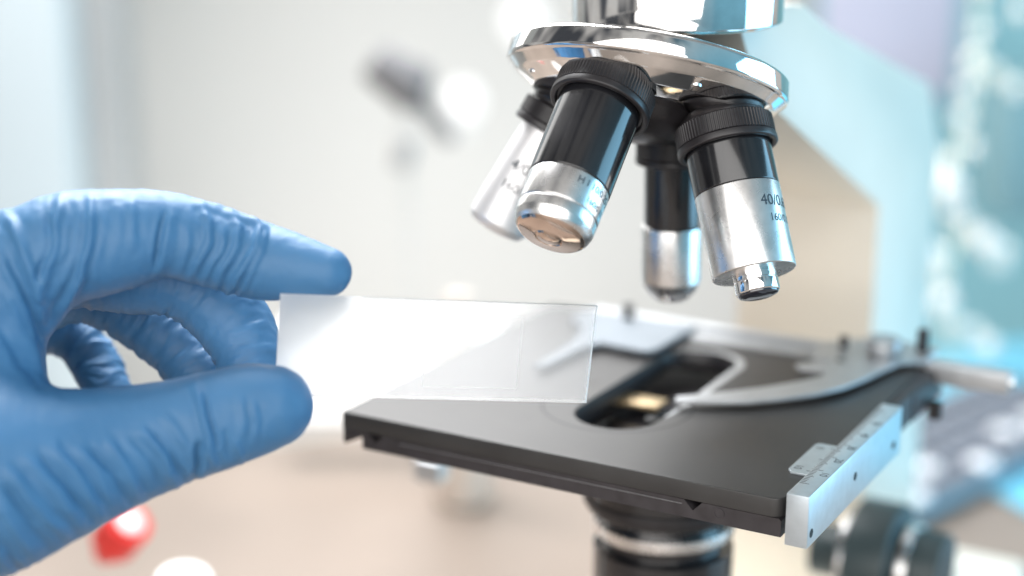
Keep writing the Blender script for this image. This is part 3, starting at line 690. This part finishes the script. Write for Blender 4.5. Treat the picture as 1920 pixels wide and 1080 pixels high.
# lilac board and dark panel at the top right
fbox('lilac_board', 1540, 1800, -160, 190, 1350, 10, M['lilac'], 'lilac board blurred above the cream microscope arm', 'board')
fbox('teal_cabinet', 1880, 2100, 150, 420, 1200, 60, M['tealdark'], 'dark teal cabinet blurred at the right edge', 'cabinet')
# pale blossom branch
pb = W(1800, 560, 950)
br = thing('blossom_branch', 'tall sprig of pale cream blossoms blurred against the teal wall', 'branch', (pb[0], pb[1], TZ))
pth = [(1790, 700), (1780, 620), (1765, 520), (1800, 440), (1775, 330), (1815, 230), (1835, 120), (1835, 10), (1830, -60)]
bm = bmesh.new()
def tube(bm, P, r, seg=10):
    for a, b in zip(P, P[1:]):
        d = Vector(b)-Vector(a); lathe_bm([(0, r), (d.length, r)], seg, frame(a, d), bm)
tube(bm, [(pb[0], pb[1], TZ+.5), tuple(W(1792, 780, 950))]+[tuple(W(x, y, 950)) for x, y in pth], 1.6)
tube(bm, [tuple(W(x, y, 950)) for x, y in ((1800, 440), (1860, 460), (1885, 500))], 1.2)
tube(bm, [tuple(W(x, y, 950)) for x, y in ((1835, 120), (1880, 150), (1930, 160))], 1.2)
finish(bm, 'stem', M['stem'], br)
def blossom(px, py, r):
    bm = bmesh.new(); c = W(px, py, 950+random.uniform(-12, 12))
    for i in range(16):
        dd = Vector((random.gauss(0, 1), random.gauss(0, 1), random.gauss(0, 1))).normalized()
        pr = [(r*(.1+.9*j/8), max(.05, r*.42*math.sin(math.pi*j/8)**.8)) for j in range(9)]
        lathe_bm(pr, 10, frame(c, dd), bm)
    return bm
spots = [(1845, -20, 10), (1840, 60, 10), (1830, 115, 12), (1862, 140, 11), (1905, 165, 9), (1815, 165, 9), (1806, 225, 10), (1822, 280, 9), (1775, 310, 13), (1783, 350, 14), (1790, 390, 12), (1808, 425, 13), (1845, 450, 14), (1872, 480, 15), (1745, 480, 13), (1760, 520, 13), (1770, 565, 13), (1785, 610, 13), (1915, 20, 9), (1850, 650, 11), (1825, 620, 9)]
for x, y, r in spots: finish(blossom(x, y, r*.62), 'blossom', M['petal'], br)
# blue mat and keyboard on the right
q = onz(1800, 800, TZ)
km_ = Matrix(((CR[0], vdir[0], 0, q[0]), (CR[1], vdir[1], 0, q[1]), (0, 0, 1, TZ), (0, 0, 0, 1)))
mi = tm.inverted(); ma = mi @ Vector(tuple(onz(1640, 800, TZ)))
tag(box('bench_mat', ma.x, ma.x+600, -300, -6, TZ+.3, TZ+2.0, M['bluemat'], None, .4, tm), 'light blue mat on the bench beside the microscope arm', 'mat')
q = onz(1775, 925, TZ)
km_ = Matrix(((CR[0], vdir[0], 0, q[0]), (CR[1], vdir[1], 0, q[1]), (0, 0, 1, TZ), (0, 0, 0, 1))) @ Matrix.Rotation(math.radians(44), 4, 'Z')
kb = thing('keyboard', 'grey keyboard with dark keys and white keys for glints on the blue mat', 'keyboard', (q[0], q[1], TZ+2))
box('body', -48, 150, -16, 66, 2.1, 9, M['kbody'], kb, 2, km_)
for r_ in range(5):
    for c_ in range(13):
        x = -44+c_*14.4+(r_ % 2)*3; y = -12+r_*15
        box('key', x, x+12, y, y+12.5, 9.1, 14, M['keyglint'] if (r_ == 0 and c_ % 4 == 0) or (r_ == 1 and c_ in (2, 7, 9)) else M['key'], kb, 2.2, km_)
# red capped tube and white cap at the lower left
def vial(px, py, z, d, L_, r, capc, bodyc, label, name='sample_vial'):
    p = W(px, py, z); t = thing(name, label, 'vial', tuple(p), 'capped vials below the gloved hand')
    mt = frame(p, d)
    lathe('cap', rounded([(-r*1.6, .05), (-r*1.6, r), (0, r), (0, .05)], .6), M[capc], t, mt, 48)
    lathe('cap_glint', rounded([(0.02, r*.62), (.8, r*.60), (.8, .05)], .3), M['white'], t, mt, 48)  # white disc painted in for the highlight on the cap
    lathe('tube', rounded([(-L_, .05), (-L_, r*.5), (-L_+r, r*.85), (-r*1.62, r*.85), (-r*1.62, .05)], .5), M[bodyc], t, mt, 48)
dv = CR*.55-CFW*.55+CU*.62
vial(243, 978, 600, tuple(dv), 22, 8.6, 'red', 'red', 'red capped vial with its highlight as a white disc on top, leaning below the glove')
vial(345, 1085, 560, tuple(CR*.1-CFW*.5+CU*.86), 60, 9, 'white', 'white', 'white capped vial at the bottom below the red one')
# faint upright bottle behind, under the stage
pbt = onz(880, 1010, TZ)
pbt = CC+(CFW+CR*(865-960)/CF+CU*(540-1000)/CF)*800
tag(lathe('bottle', rounded([(0, .05), (0, 13), (70, 13), (84, 6), (100, 6), (100, .05)], 2), M['bottle'], None, frame((pbt[0], pbt[1], TZ+.5), (0, 0, 1)), 48), 'grey brown bottle blurred under the stage, left of the condenser', 'bottle')
